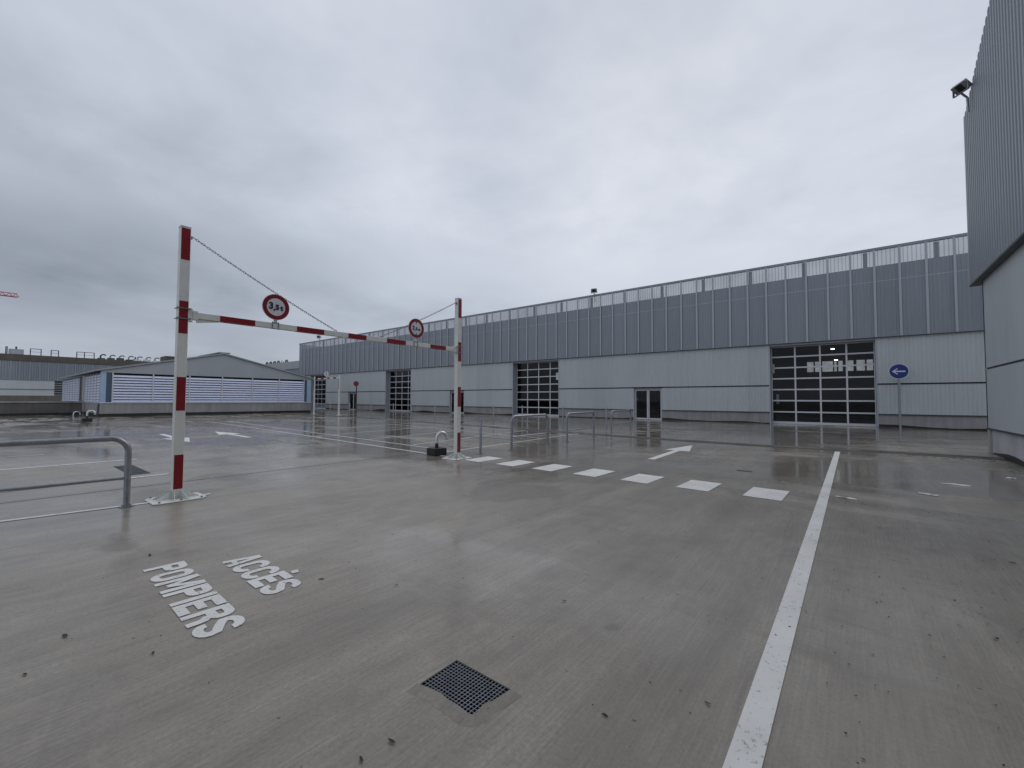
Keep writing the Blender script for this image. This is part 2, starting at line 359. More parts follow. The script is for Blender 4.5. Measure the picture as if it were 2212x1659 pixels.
def glyph(mb,ch,x,y,w,h,z,t=.063,shy=0):
    k=t/2; sub=MB(); e_=.0005
    def ST(pts,tt=t,dz=0,cl=False): strip(sub,pts,tt,z+dz,cl)
    rx=w/2-k; c=w/2
    if ch=='P' or ch=='R':
        ST([(k,0),(k,h)])
        q=h*.42 if ch=='P' else h*.45
        ST([(t,h-k)]+arc(w-k-.05,h-k-.04,.05,.04,90,0)+arc(w-k-.05,q+k+.04,.05,.04,0,-90)+[(t,q+k)],dz=e_)
        if ch=='R': ST([(w-k-.055,q+.01),(w-k-.01,q-.03),(w-k,q-.08),(w-k,0)],dz=2*e_)
    elif ch=='O': ST(arc(c,h-k-.06,rx,.06,0,180)+arc(c,k+.06,rx,.06,180,360),cl=True)
    elif ch=='C': ST([(w-k,h*.66)]+arc(c,h-k-.06,rx,.06,0,180)+arc(c,k+.06,rx,.06,180,360)+[(w-k,h*.34)])
    elif ch=='S': ST([(w-k,h*.70)]+arc(c,h-k-.05,rx,.05,0,180)+[(k,h*.64),(w*.4,h*.53),(w-k-.01,h*.40)]+arc(c,k+.05,rx,.05,0,-180)+[(k,h*.31)])
    elif ch=='M':
        ST([(k,0),(k,h)]); ST([(w-k,0),(w-k,h)],dz=e_); ST([(k+.012,h),(c,h*.22)],t*.8,2*e_); ST([(w-k-.012,h),(c,h*.22)],t*.8,3*e_)
    elif ch=='I': ST([(k,0),(k,h)])
    elif ch=='E':
        ST([(k,0),(k,h)]); ST([(t,h-k*1.1),(w,h-k*1.1)],t*1.1,e_); ST([(t,h/2),(w*.88,h/2)],t*.95,e_); ST([(t,k*1.1),(w,k*1.1)],t*1.1,e_)
    elif ch=='A':
        ST([(k,0),(c-.012,h)],t*.9); ST([(w-k,0),(c+.012,h)],t*.9,e_); ST([(k+.02,h*.25),(w-k-.02,h*.25)],t*.7,2*e_)
    b=len(mb.v); mb.v+=[(x+px,y+py+(x+px-shy)*(-.033)*0,pz) for px,py,pz in sub.v]; mb.f+=[tuple(b+i for i in q) for q in sub.f]
def word(text,x0,y0,x1,h,label,accent=None):
    wd={'I':.06,'M':.27}; ws=[wd.get(c,.205) for c in text]; gap=((x1-x0)-sum(ws))/(len(text)-1); x=x0
    root=empty('painted_lettering',(x0,y0,0),label,'lettering','white stencilled words on the deck',R(-1.9))
    for i,c in enumerate(text):
        m=MB(); glyph(m,c,x-x0,0,ws[i],h,.005)
        if accent==i: strip(m,[(.085+x-x0,h+.03),(.10+x-x0,h+.085)],.07,.0052)
        lbuild(m,'letter',M_paint,root); x+=ws[i]+gap
word('POMPIERS',-5.02,.985,-3.30,.30,'white word POMPIERS painted on the concrete, nearest the left edge')
word('ACCES',-4.70,1.50,-3.62,.30,'white word ACCÈS painted on the concrete beyond the longer word',accent=3)
# ------------------------------------------------------------ grates, drain
def grate(x0,x1,y0,y1,nx,ny,label,px=0):
    t=empty('drain_grate',((x0+x1)/2,(y0+y1)/2,0),label,'drain grate','steel drain grates set in the deck')
    hx,hy=(x1-x0)/2,(y1-y0)/2
    if nx==18:
        a,b=hx+.0075,hy+.0125; P=MB()
        for p in ([(-a,-b,0),(a,-b,0),(a,-b,-.3),(-a,-b,-.3)],[(-a,b,0),(a,b,0),(a,b,-.3),(-a,b,-.3)],[(-a,-b,0),(-a,b,0),(-a,b,-.3),(-a,-b,-.3)],[(a,-b,0),(a,b,0),(a,b,-.3),(a,-b,-.3)],[(-a,-b,-.3),(a,-b,-.3),(a,b,-.3),(-a,b,-.3)]): P.poly(p)
        lbuild(P,'pit',M_black,t)
        lp=MB(); e=[(-hx-.02,-hy-.016),(-hx+.03,-hy-.004),(-hx+.08,-hy+.006),(-hx+.14,-hy+.012),(-hx+.2,-hy+.004),(-hx+.27,-hy+.007),(hx-.05,-hy+.0),(hx-.022,-hy+.004),(hx-.014,-hy+.03),(hx-.03,-hy+.09),(hx-.008,-hy+.14),(hx+.004,hy-.03),(hx+.01,hy+.01)]
        o_=[(x+(.075 if i>7 else .05 if i==7 else 0),y-(.075 if i<7 else .05 if i==7 else 0)) for i,(x,y) in enumerate(e)]
        for i in range(len(e)-1): lp.poly([(e[i][0],e[i][1],.0088),(e[i+1][0],e[i+1][1],.0088),(o_[i+1][0],o_[i+1][1],.0006),(o_[i][0],o_[i][1],.0006)])
        lbuild(lp,'mortar_edge',M_deck,t)
    else: lbuild(MB().box(-hx-.01,hx+.01,-hy-.01,hy+.01,.0015,.0035),'pit',M_black,t)
    fr=MB(); w=.009
    fr.box(-hx-w,hx+w,-hy-w,-hy,.0036,.0050).box(-hx-w,hx+w,hy,hy+w,.0036,.0050).box(-hx-w,-hx,-hy,hy,.0036,.0050).box(hx,hx+w,-hy,hy,.0036,.0050); lbuild(fr,'frame',M_black,t)
    bars=MB()
    for i in range(1,nx): x=-hx+2*hx*i/nx; bars.box(x-.0017,x+.0017,-hy,hy,.004,.0075)
    for i in range(1,ny): y=-hy+2*hy*i/ny; bars.box(-hx,hx,y-.0014,y+.0014,.004,.0068)
    lbuild(bars,'bars',M_galv,t)
grate(-1.86,-1.465,1.56,1.82,18,12,'square steel mesh drain grate in the foreground concrete')
grate(-13.1,-11.4,2.0,2.3,60,12,'long steel drain grate behind the left hoop rail')
tag(MB().box(-2.05,-1.75,10.6,10.68,.004,.008).build('drain_slot',M_trim),'small dark drain slot between the crossing dash and kerb','drain')
# ------------------------------------------------------------ hoop rails and bollards
def hoop(x0,y0,x1,y1,label,h=1.04,midz=.4,rr=.039,proto=None):
    a=Vector((x0,y0,0)); b=Vector((x1,y1,0)); Lg=(b-a).length; ang=math.atan2(y1-y0,x1-x0)
    t=empty('hoop_rail',(x0,y0,0),label,'barrier','galvanised steel hoop rails on the deck',ang)
    rc=.2; pts=[(0,0,.01),(0,0,h-rc)]+[(rc-rc*math.cos(R(q)),0,h-rc+rc*math.sin(R(q))) for q in range(10,91,10)]
    pts+=[(Lg-rc+rc*math.sin(R(q)),0,h-rc+rc*math.cos(R(q))) for q in range(0,91,10)]+[(Lg,0,.01)]
    lbuild(MB().tube(pts,rr,14),'hoop',M_galv,t,smooth=True)
    lbuild(MB().tube([(0,0,midz),(Lg,0,midz)],.021,10),'crossbar',M_galv,t,smooth=True)
    for q in (0,Lg):
        p=MB().disc((q,0,.002),.085,(0,0,1),.01,24)
        for k in range(4): p.disc((q+.062*math.cos(k*PI/2+.7),.062*math.sin(k*PI/2+.7),.012),.011,(0,0,1),.014,8)
        lbuild(p,'base_plate',M_galv,t)
hoop(-8.14,1.39,-8.30,-.95,'large steel hoop rail cut off by the left edge',.98,.41)
hoop(-8.22,10.3,-8.34,12.46,'steel hoop rail nearest the right barrier post')
hoop(-8.38,13.82,-8.65,16.45,'middle hoop rail of the three beyond the right barrier post')
hoop(-8.82,18.5,-8.94,21.0,'farthest steel hoop rail, beside the glass double door')
bl=['single steel bollard between right barrier post and nearest hoop rail','thin steel post nearest the farthest hoop rail','thin steel post at the right edge of the second roller door','thin steel post in front of the left part of the second roller door','thin steel post just right of the right barrier post, near the wall','thin steel post left of the right barrier post','thin steel post at the right edge of the third roller door','thin steel post at the left edge of the third roller door','thin steel post right of the red disc sign','thin steel post just right of the far small barrier','thin steel post inside the far small barrier']
bp=[(-8.31,9.0,1.0),(-9.9,20.2,1.15),(-12.44,20.1,1.15),(-15.84,20.9,1.15),(-17.93,20.6,1.15),(-25.1,22.0,1.15),(-28.18,22.2,1.15),(-30.6,22.2,1.15),(-34.2,22.4,1.15),(-37.9,22.5,1.15),(-39.9,21.6,1.15)]
b0=None
for i,(x,y,h) in enumerate(bp):
    if i<2:
        t=empty('bollard',(x,y,.0 if i==0 else .045),bl[i],'bollard','slim steel bollards'); b0=t
        lbuild(MB().tube([(0,0,0),(0,0,h-.02),(0,0,h)],[.036,.036,.026],14),'post',M_galv,t,smooth=True)
        lbuild(MB().disc((0,0,.002),.075,(0,0,1),.01,20),'base_plate',M_galv,t)
    else:
        t=copytree(b0); t.location=(x,y,.045); t['label']=bl[i]
# ------------------------------------------------------------ height barrier
XB=-8.2; ZB=2.87
def text_mesh(body,size,off,name,mat,parent,cx,cy,z,wx=None):
    cu=bpy.data.curves.new('t','FONT'); cu.body=body; cu.size=size; cu.offset=off; cu.extrude=.0015; cu.align_x='CENTER'; cu.align_y='CENTER'
    to=bpy.data.objects.new('t',cu); col.objects.link(to); dg=bpy.context.evaluated_depsgraph_get(); me=bpy.data.meshes.new_from_object(to.evaluated_get(dg))
    bpy.data.objects.remove(to); me.materials.clear(); me.materials.append(mat); me.name=name
    me.transform(Matrix(((0,0,1,z),(1,0,0,cx),(0,1,0,cy),(0,0,0,1)))@Matrix.Diagonal((wx or 1,1,1,1)))
    o=bpy.data.objects.new(name,me); col.objects.link(o); o.parent=parent; return o
def barrier_post(y,label,s):
    t=empty('barrier_post',(XB,y,0),label,'post','red and white posts of the near height barrier'); w=.066
    lbuild(MB().box(-w,w,-w,w,.012,4.24),'post',M_white,t,bevel=.008)
    tp=MB()
    for z0,z1 in ((.16,.68),(1.36,1.88),(2.56,3.07),(3.72,4.22)): tp.box(w,w+.002,-w+.008,w-.008,z0,z1)
    split(tp,'red_tape',M_red,t)
    lbuild(MB().box(-w-.003,w+.003,-w-.003,w+.003,4.24,4.252),'cap',M_white,t)
    bp_=MB(); a,b,c=.30,.34,.09
    bp_.prism([(-a+c,-b,0.002),(a-c*.3,-b,.002),(a,-b+c*.6,.002),(a,b-c,.002),(a-c,b,.002),(-a+c,b,.002),(-a,b-c,.002),(-a,-b+c,.002)],(0,0,.014))
    lbuild(bp_,'base_plate',M_white,t,bevel=.003)
    gs=MB()
    for dx,dy in ((1,0),(-1,0),(0,1),(0,-1)):
        for o_ in (-.04,.04):
            px,py=dy*o_,dx*o_
            p=[(dx*w+px,dy*w+py,.016),(dx*(w+.2)+px*2.2,dy*(w+.2)+py*2.2,.016),(dx*(w+.2)+px*2.2,dy*(w+.2)+py*2.2,.03),(dx*w+px,dy*w+py,.14)]
            gs.prism(p,(dy*.006,dx*.006,0))
    split(gs,'gusset',M_white,t)
    bt=MB()
    for dx,dy in ((.25,.26),(.25,-.26),(-.25,.26),(-.25,-.26),(.26,0),(-.26,0)): bt.disc((dx,dy,.016),.015,(0,0,1),.022,8)
    split(bt,'bolt',M_galv,t)
    cl=MB()
    for z in (2.79,2.95): cl.box(-w-.02,w+.02,-w-.02,-w-.008,z,z+.014).box(-w-.02,w+.02,w+.008,w+.02,z,z+.014).box(w+.004,w+.012,-w-.03,w+.03,z,z+.012).disc((w+.01,-w-.014,z+.006),.012,(1,0,0),.02,8).disc((w+.01,w+.014,z+.006),.012,(1,0,0),.02,8)
    split(cl,'clamp',M_galv,t)
    # hinge bracket carrying the beam
    lbuild(MB().box(-.04,.04,*(sorted((s*w,s*(w+.06)))),2.76,2.97).box(-.045,.045,*(sorted((s*(w+.06),s*(w+.13)))),2.80,2.94),'bracket',M_white,t,bevel=.004)
    lbuild(MB().disc((0,s*(w+.0),4.11),.03,(0,s,0),.03,10),'chain_eye',M_galv,t)
    return t
barrier_post(1.98,'near left square white post with red tape, tallest object left of centre',1)
barrier_post(7.97,'right square white post with red tape beside the vent block',-1)
bm_=empty('barrier_beam',(XB,4.97,ZB),'white height barrier crossbeam with red bands hung between two posts','barrier')
def beam(): 
    m=MB(); m.box(-.045,.045,-2.80,2.80,-.05,.05); return m
lbuild(beam(),'beam',M_white,bm_,bevel=.006)
tp=MB()
for y0,y1 in ((2.48,3.01),(3.73,4.26),(4.78,5.20),(5.72,6.24),(6.98,7.50)): tp.box(.045,.047,y0-4.97,y1-4.97,-.047,.047).box(-.045,.045,y0-4.97,y1-4.97,-.052,-.05)
split(tp,'red_tape',M_red,bm_)
# gusset under the left end of the beam
lbuild(MB().prism([(-.03,-2.80,-.052),(-.03,-2.45,-.052),(-.03,-2.80,-.11)],(.06,0,0)),'stiffener',M_white,bm_)
lbuild(MB().disc((-.01,-.45,.06),.028,(1,0,0),.014,14,.016),'chain_eye',M_galv,bm_); lbuild(MB().disc((-.01,.62,.06),.028,(1,0,0),.014,14,.016),'chain_eye',M_galv,bm_)
def chain(a,b,label):
    a=Vector(a); b=Vector(b); Lg=(b-a).length; d=(b-a)/Lg; n=int(Lg/.042); m=MB()
    sag=.03
    for i in range(n):
        t=(i+.5)/n; c=a.lerp(b,t)-Vector((0,0,4*sag*t*(1-t))); up=Vector((1,0,0)); sd_=d.cross(up).normalized() if i%2 else up
        P=[]
        for k in range(10):
            an=2*PI*k/10; P.append(c+d*(math.cos(an)*.029)+sd_*(math.sin(an)*.0135))
        P.append(P[0]); m.tube(P,.0045,5,False)
    tag(m.build('chain',M_galv,smooth=True),label,'chain','steel chains holding the barrier beam')
chain((XB,2.09,4.12),(XB,4.5,2.95),'longer-looking steel chain from the left barrier post to the beam')
chain((XB,7.87,4.12),(XB,5.6,2.95),'thin steel chain from the right barrier post to the beam')
def limit_sign(y,zc,body,label,width=False):
    t=empty('limit_sign',(XB,y,2.92),label,'road sign','round red bordered signs on the barrier beam'); c=zc-2.92; rr=.235
    lbuild(MB().disc((.045,0,c),rr,(1,0,0),.012,48),'disc',M_signw,t)
    lbuild(MB().disc((.057,0,c),rr-.008,(1,0,0),.002,48,rr*.68),'red_rim',M_redd,t)
    if width:
        [text_mesh(ch,sz,.005,'lettering',M_black,t,px,c+pz,.060,.95) for ch,sz,px,pz in (('2',.13,-.085,0),(',',.10,-.035,-.03),('6',.10,.005,-.01),('m',.075,.085,-.02))]
        k=MB(); k.prism([(.0575,-.022,c+.155),(.0575,.022,c+.155),(.0575,0,c+.105)],(.0015,0,0)); k.prism([(.0575,-.022,c-.155),(.0575,.022,c-.155),(.0575,0,c-.105)],(.0015,0,0)); lbuild(k,'marker',M_black,t)
    else:
        for ch,sz,px,pz in (('3',.16,-.085,.01),(',',.13,-.03,-.02),('5',.125,.02,-.005),('t',.12,.095,-.01)): text_mesh(ch,sz,.007,'lettering',M_black,t,px,c+pz,.060,1.0)
    cl=MB(); cl.box(.047,.053,-.06,-.045,-.11,.02).box(.047,.053,.045,.06,-.11,.02).box(.047,.053,-.06,.06,.0,.012).box(.047,.053,-.075,.075,-.115,-.105)
    split(cl,'clamp',M_galv,t); lbuild(MB().box(.03,.045,-.03,.03,-.0,c-rr+.03),'stem',M_signw,t)
limit_sign(3.345,3.21,'3,5 t','round red bordered sign reading 3,5 t above the beam')
limit_sign(6.53,3.25,'2,6 m','round red bordered sign reading 2,6 m with two small triangles',True)
# ------------------------------------------------------------ vents
def vent(x,y,rz,s,label,block=True,mat=None):
    t=empty('gooseneck_vent',(x,y,0),label,'vent pipe','bent white vent pipes',rz)
    if block:
        lbuild(MB().box(-.20*s,.20*s,-.20*s,.20*s,.004,.20*s),'base_block',M_black,t,bevel=.008)
        lbuild(MB().tube([(0,0,.20*s),(0,0,.33*s)],.045*s,14),'collar',M_black,t,smooth=True)
    z0=.33*s if block else 0; P=[(0,0,z0),(0,0,z0+.13*s)]
    for k in range(0,181,15): P.append((-.16*s+.16*s*math.cos(R(k)),0,z0+.13*s+.16*s*math.sin(R(k))))
    P.append((-.33*s,0,z0+.07*s))
    lbuild(MB().tube(P,.045*s,14),'pipe',M_galvl,t,smooth=True)
vent(-9.1,8.06,R(-98),1.0,'bent white vent pipe on a black block beside the right barrier post')
vent(-38.9,4.55,R(-90),1.15,'bent white vent pipe on a black block near the louvred building corner')
vent(-52.0,5.25,R(-90),1.25,'bent white vent pipe without block against the low parapet wall',False)
# ------------------------------------------------------------ main long warehouse
YF=32.7; XR=9.0; XLm=-70.2; ZC=5.28; ZT=10.5; ZM=9.45; GR=2.56; PL=.80
mbld=empty('warehouse',(-30,YF,0),'long grey warehouse with four glazed roller doors and tall perforated upper band','building')
doors=[(-4.30,1.15),(-26.0,-20.65),(-46.8,-41.65),(-66.6,-61.7)]
dds=[(-13.68,-11.40),(-34.9,-32.62),(-55.6,-53.3)]
# wall spans
wl=MB(); pln=MB(); trm=MB(); groove=MB()
xs=sorted([(a,b,'d') for a,b in doors]+[(a,b,'s') for a,b in dds]); cur=XLm
def wall_span(a,b):
    corr(wl,(a,YF),(b,YF),GR+.03,ZC,.172,.018,(0,-1)); corr(wl,(a,YF),(b,YF),PL+.03,GR-.05,.172,.018,(0,-1))
    groove.box(a,b,YF+.03,YF+.06,PL,ZC); trm.box(a,b,YF-.035,YF+.03,PL-.04,PL+.03)
    trm.box(a,b,YF-.03,YF+.03,GR-.05,GR-.035)
    pln.box(a,b,YF+.02,YF+.6,0,PL-.04)
    # wavy membrane upstand at the foot
    mem=MB(); n=max(2,int((b-a)/.45)); hs=[.05+max(0,.16*math.sin(i*.37+a)*math.sin(i*.11+2*a))+random.uniform(0,.03) for i in range(n+1)]
    for i in range(n):
        x0=a+(b-a)*i/n; x1=a+(b-a)*(i+1)/n
        mem.prism([(x0,YF+.006,.04),(x1,YF+.006,.04),(x1,YF+.006,.05+hs[i+1]),(x0,YF+.006,.05+hs[i])],(0,.012,0))
    if b-a>.2: mem.build('membrane',M_memb,mbld)
for a,b,k in xs+[(XR,XR,'e')]:
    wall_span(cur,a)
    if k=='s': # cladding above the glass doors, groove line at their head
        corr(wl,(a,YF),(b,YF),GR+.03,ZC,.172,.018,(0,-1)); groove.box(a,b,YF+.03,YF+.06,GR-.05,ZC); trm.box(a,b,YF-.03,YF+.03,GR-.08,GR-.035)
    cur=b
split(wl,'wall',M_clad,mbld,False); split(pln,'plinth',M_conc,mbld,False); split(trm,'drip_trim',M_trim,mbld,False); split(groove,'backing',M_dark,mbld,False)
up=MB(); corr(up,(XLm,YF-.12),(XR,YF-.12),ZC,ZM,.1831,.016,(0,-1)); up.build('upper_cladding',M_mesh,mbld)
MB().box(XLm,XR,YF-.142,YF-.138,8.52,8.56).build('purlin',M_mull,mbld)
tr2=MB(); tr2.box(XLm,XR,YF-.16,YF+.03,ZC-.03,ZC-.005); tr2.build('lower_edge_trim',M_trim,mbld)
ps=MB(); ps.poly([(XLm,YF-.13,ZM),(XR,YF-.13,ZM),(XR,YF-.13,ZT-.12),(XLm,YF-.13,ZT-.12)]); ps.build('parapet_screen',M_perf,mbld)
MB().box(XLm-.05,XR,YF-.20,YF-.02,ZT-.12,ZT+.02).build('top_rail',M_mesh,mbld)
mm=MB().box(-.055,.055,-.02,.03,ZC+.0,ZT-.12); m0=None; x=-23.03-1.0985*42
k=0; allm=[]
while x<XR-.2:
    o=None
    if m0 is None: o=mm.build('mullion',M_mull); m0=o
    else: o=m0.copy(); col.objects.link(o)
    o.parent=mbld; o.matrix_parent_inverse=mbld.matrix_world.inverted(); o.location=(x,YF-.185,0); x+=1.0985
p0=None; x=-23.5-3.03*15
while x<XR-.3:
    if p0 is None: p0=MB().box(-.10,.10,-.05,.05,ZM-.2,ZT-.12).build('screen_post',M_mesh); o=p0
    else: o=p0.copy(); col.objects.link(o)
    o.parent=mbld; o.matrix_parent_inverse=mbld.matrix_world.inverted(); o.location=(x,YF+.15,0); x+=3.03
# body: roof, side and back walls, interior floor
MB().box(XLm,XR,YF+.10,YF+27,9.0,9.3).build('roof',M_gable,mbld)
bd=MB(); bd.box(XLm,XLm+.1,YF-.12,YF+27,PL,ZT-.1).box(XLm,XR,YF+27,YF+27.1,0,9.0).box(XR,XR+.1,YF,YF+27,0,9.0); split(bd,'side_wall',M_mesh,mbld,False)
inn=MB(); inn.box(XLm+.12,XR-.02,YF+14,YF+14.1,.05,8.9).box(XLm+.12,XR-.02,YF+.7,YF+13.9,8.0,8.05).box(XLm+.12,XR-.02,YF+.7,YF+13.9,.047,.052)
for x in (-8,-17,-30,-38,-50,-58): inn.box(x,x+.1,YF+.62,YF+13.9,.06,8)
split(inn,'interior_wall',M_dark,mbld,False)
iw=MB()
for a,b in ((715,795),(815,868),(905,1035),(1050,1080),(1100,1150),(1190,1275),(1310,1405),(1425,1495)):
    xa=(-2.21+(a-715)*.00408)*1.428; xb=(-2.21+(b-715)*.00408)*1.428; iw.box(xa,xb,YF+13.93,YF+13.97,4.15,5.05)
for a,b in ((-35.4,-34.9),(-34.6,-33.9),(-33.8,-33.0),(-30.4,-30.0),(-29.9,-29.4),(-62,-61),(-60.5,-59.6)): iw.box(a,b,YF+13.93,YF+13.97,4.15,5.05)
split(iw,'interior_window',M_winlit,mbld,False)
for (x,y,z) in ((-1.15,YF+9,5.6),(-1.05,YF+13.2,5.05)):
    MB().disc((x,y,z),.12,(0,0,1),.06,16).build('ceiling_lamp',M_lamp,mbld)
RB=YF+.62
def roller(a,b):
    dr=MB(); # reveal linings
    dr.box(a,a+.06,YF-.02,RB,.05,ZC-.03).box(b-.06,b,YF-.02,RB,.05,ZC-.03).box(a+.06,b-.06,YF+.03,RB+.05,5.14,ZC-.03)
    do=dr.build('roller_door',M_mull,mbld)
    fr=MB(); a2=a+.07; b2=b-.07; w=b2-a2
    zs=[.07,.83,1.57,2.30,3.02,3.74,4.46,5.13]
    for i in range(5): x=a2+w*i/4; hw=.045; fr.box(max(a2,x-hw),min(b2,x+hw),RB,RB+.04,.06,5.13)
    for i,z in enumerate(zs): hh=.07 if i==0 else .045; fr.box(a2,b2,RB-.006,RB+.034,z-.02 if i==0 else z-hh,z+hh+(.06 if i==0 else 0))
    fr.build('door_frame',M_alu,do)
    MB().poly([(a2,RB+.02,.06),(b2,RB+.02,.06),(b2,RB+.02,5.13),(a2,RB+.02,5.13)]).build('glass',M_glass,do)
    return do
for i,(a,b) in enumerate(doors):
    do=roller(a,b)
MB().box(-4.20,-4.05,RB-.06,RB-.01,3.40,4.0).build('control_box',M_beige,mbld)
MB().box(-4.02,-3.86,YF+.9,YF+1.0,1.35,2.0).build('interior_cabinet',M_alu,mbld)
for a,b in dds:
    yd=YF+.16; do=MB().box(a,a+.07,YF-.01,yd,.05,GR-.08).box(b-.07,b,YF-.01,yd,.05,GR-.08).box(a+.07,b-.07,YF+.03,yd,GR-.14,GR-.08).build('double_door',M_mull,mbld)
    fr=MB(); c=(a+b)/2; zt=GR-.15
    for x0,x1 in ((a+.08,a+.17),(c-.10,c-.015),(c+.015,c+.10),(b-.17,b-.08)): fr.box(x0,x1,yd,yd+.05,.06,zt)
    for x0,x1 in ((a+.17,c-.10),(c+.10,b-.17)): fr.box(x0,x1,yd,yd+.05,.06,.17).box(x0,x1,yd,yd+.05,zt-.10,zt)
    fr.build('door_frame',M_alu,do)
    MB().poly([(a+.1,yd+.025,.1),(b-.1,yd+.025,.1),(b-.1,yd+.025,zt-.05),(a+.1,yd+.025,zt-.05)]).build('glass',M_glass,do)
    MB().tube([(c-.06,yd,1.05),(c-.06,yd-.05,1.05),(c-.06,yd-.05,1.3),(c-.06,yd,1.3)],.012,6).build('handle',M_galvl,do)
    MB().box(a+.12,a+.22,YF+.30,YF+.34,1.55,1.75).build('notice',M_signw,do)
# downpipes / jamb posts at second and third doors
# ------------------------------------------------------------ right wing
XW=3.0; YC=19.35
wing=empty('warehouse_wing',(6,10,0),'tall grey building wing filling the right edge with ribbed overhanging top','building')
def zt(t): # from far corner (t=0) toward the camera (t=1)
    y=YC-t*(YC+10); return 10.62+max(0,min((YC-y)*.365,1.7)) 
wu=MB(); corr(wu,(XW,YC),(XW,-10),5.22,0,.235,.05,(-1,0),ztop=zt); wu.build('upper_cladding',M_mesh,wing)
MB().box(XW-.05,XW-.02,YC-.02,YC+.1,5.2,10.64).box(XW,XW+6,YC,YC+.1,5.2,10.62).build('corner_trim',M_mull,wing)
MB().box(XW-.05,XW+.2,-10,YC+.1,5.17,5.215).build('lower_edge_trim',M_trim,wing)
ww=MB(); XI=XW+.13; YI=18.85
ww.box(XI,XI+.1,-10,YI,2.56,5.2).box(XI,XI+.1,-10,YI,.78,2.50).box(XI,XI+6,YI-.1,YI,.78,5.2); split(ww,'wall',M_clad,wing,False)
MB().box(XI+.03,XI+.08,-10,YI-.11,2.49,2.57).box(XI-.02,XI+.06,-10,YI,.735,.775).build('drip_trim',M_trim,wing)
wp=MB().box(XI+.05,XI+6,-10,YI-.25,0,.735); wp.build('plinth',M_conc2,wing)
MB().box(XI+.0,XI+.30,YI-.24,YI,.0,.735).build('corner_post',M_beige,wing)
wm=MB()
ys=[-10+i*.5 for i in range(58)]
for i in range(57):
    h0=.05+max(0,.10*math.sin(i*.5)); h1=.05+max(0,.10*math.sin((i+1)*.5))
    if ys[i+1]<YI-.25: wm.prism([(XI+.035,ys[i],.003),(XI+.035,ys[i+1],.003),(XI+.035,ys[i+1],h1+.02),(XI+.035,ys[i],h0+.02)],(.012,0,0))
wm.build('membrane',M_memb,wing)
MB().box(XW+.05,XW+12,-10,YC,10.0,10.2).build('roof',M_gable,wing)
MB().box(XI+6.1,XI+12,-10,YI+0,0,10).box(XI,XI+12,-10.1,-10,0,10).build('rear_wall',M_clad,wing)
# floodlights
def flood(loc,rz,s,label,tilt=35):
    t=empty('floodlight',loc,label,'floodlight','black floodlights on the parapets',rz)
    hd=MB(); hd.box(-.17*s,.17*s,-.05*s,.05*s,-.12*s,.12*s); o=lbuild(hd,'housing',M_galv,t,bevel=.012); o.rotation_euler=(R(tilt),0,0); o.location=(0,-.10*s,.16*s)
    gl=MB().box(-.15*s,.15*s,-.054*s,-.050*s,-.10*s,.10*s); o2=lbuild(gl,'lens',M_black,t); o2.scale=(.5,1,1); o2.rotation_euler=o.rotation_euler; o2.location=o.location
    lbuild(MB().box(-.19*s,-.175*s,-.14*s,-.09*s,.0,.17*s).box(.175*s,.19*s,-.14*s,-.09*s,.0,.17*s).box(-.19*s,.19*s,-.14*s,-.09*s,-.015,.0),'bracket',M_galv,t)
    lbuild(MB().tube([(0,-.115*s,-.01),(0,.05,-.12*s),(0,.08,-.5*s)],.025*s,8),'arm',M_galv,t)
flood((-16.97,YF-.2,10.6),R(10),1.4,'small dark floodlight on the middle of the long parapet')
flood((-63.5,YF-.2,10.75),R(15),1.8,'small dark floodlight at the far left end of the long parapet',50)
flood((2.82,18.2,10.80),R(-50),1.15,'large floodlight on top of the right wing corner',50)
# ------------------------------------------------------------ road signs
t=empty('road_sign',(2.03,31.9,.045),'round blue sign with white left arrow on a pole by the wall','road sign')
lbuild(MB().tube([(0,0,0),(0,0,3.4)],.055,14),'pole',M_galv,t,smooth=True)
lbuild(MB().disc((0,-.06,3.17),.425,(0,-1,0),.012,48),'disc',M_signw,t)
lbuild(MB().disc((0,-.072,3.17),.395,(0,-1,0),.003,48),'blue_face',M_blue,t)
ar=MB()
def aq(p): ar.prism([(x_,-.076,z_+3.17) for x_,z_ in p],(0,-.002,0))
ar=MB()
for p in ([(-.30,-.005),(-.24,.04),(-.05,.19),(-.05,.13),(-.17,.035),(.27,.035),(.27,-.035),(-.17,-.035),(-.05,-.13),(-.05,-.19),(-.24,-.04),(-.30,.005)],): aq(p)
lbuild(ar,'arrow',M_signw,t)
t=empty('no_entry_sign',(-40.25,24.6,.045),'small red no entry sign on a dark pole far away','road sign')
lbuild(MB().tube([(0,0,0),(0,0,3.2)],.06,12),'pole',M_trim,t,smooth=True)
lbuild(MB().disc((.02,-.06,3.1),.27,(.75,-.66,0),.012,32),'disc',M_redd,t)
lbuild(MB().prism([(-.10,-.185,3.06),(.17,.122,3.06),(.17,.122,3.13),(-.10,-.185,3.13)],(.012,-.0105,0)),'white_bar',M_signw,t)
# far small barrier
t=empty('height_barrier',(-39.5,21.0,.045),'small far white height barrier with red bands at the end of the yard','barrier')
for x in (-41.9,-37.25):
    lbuild(MB().box(x+39.5-.055,x+39.5+.055,-.055,.055,0,3.72),'post',M_white,t); lbuild(MB().disc((x+39.5,0,.003),.25,(0,0,1),.02,8),'base_plate',M_white,t)
    lbuild(MB().box(x+39.5-.03,x+39.5+.03,-.058,-.056,2.4,3.4),'red_tape',M_red,t)
lbuild(MB().box(-2.33,2.18,-.05,.05,3.42,3.54),'beam',M_white,t)
tp=MB()
for k in range(4): tp.box(-2.2+k*1.15,-1.7+k*1.15,-.053,.053,3.415,3.545)
split(tp,'red_tape',M_red,t)
lbuild(MB().disc((0,-.06,3.9),.25,(0.4,-.9,0),.012,32),'disc',M_signw,t); lbuild(MB().box(-.04,.04,-.09,-.085,3.75,4.06),'marker',M_trim,t)
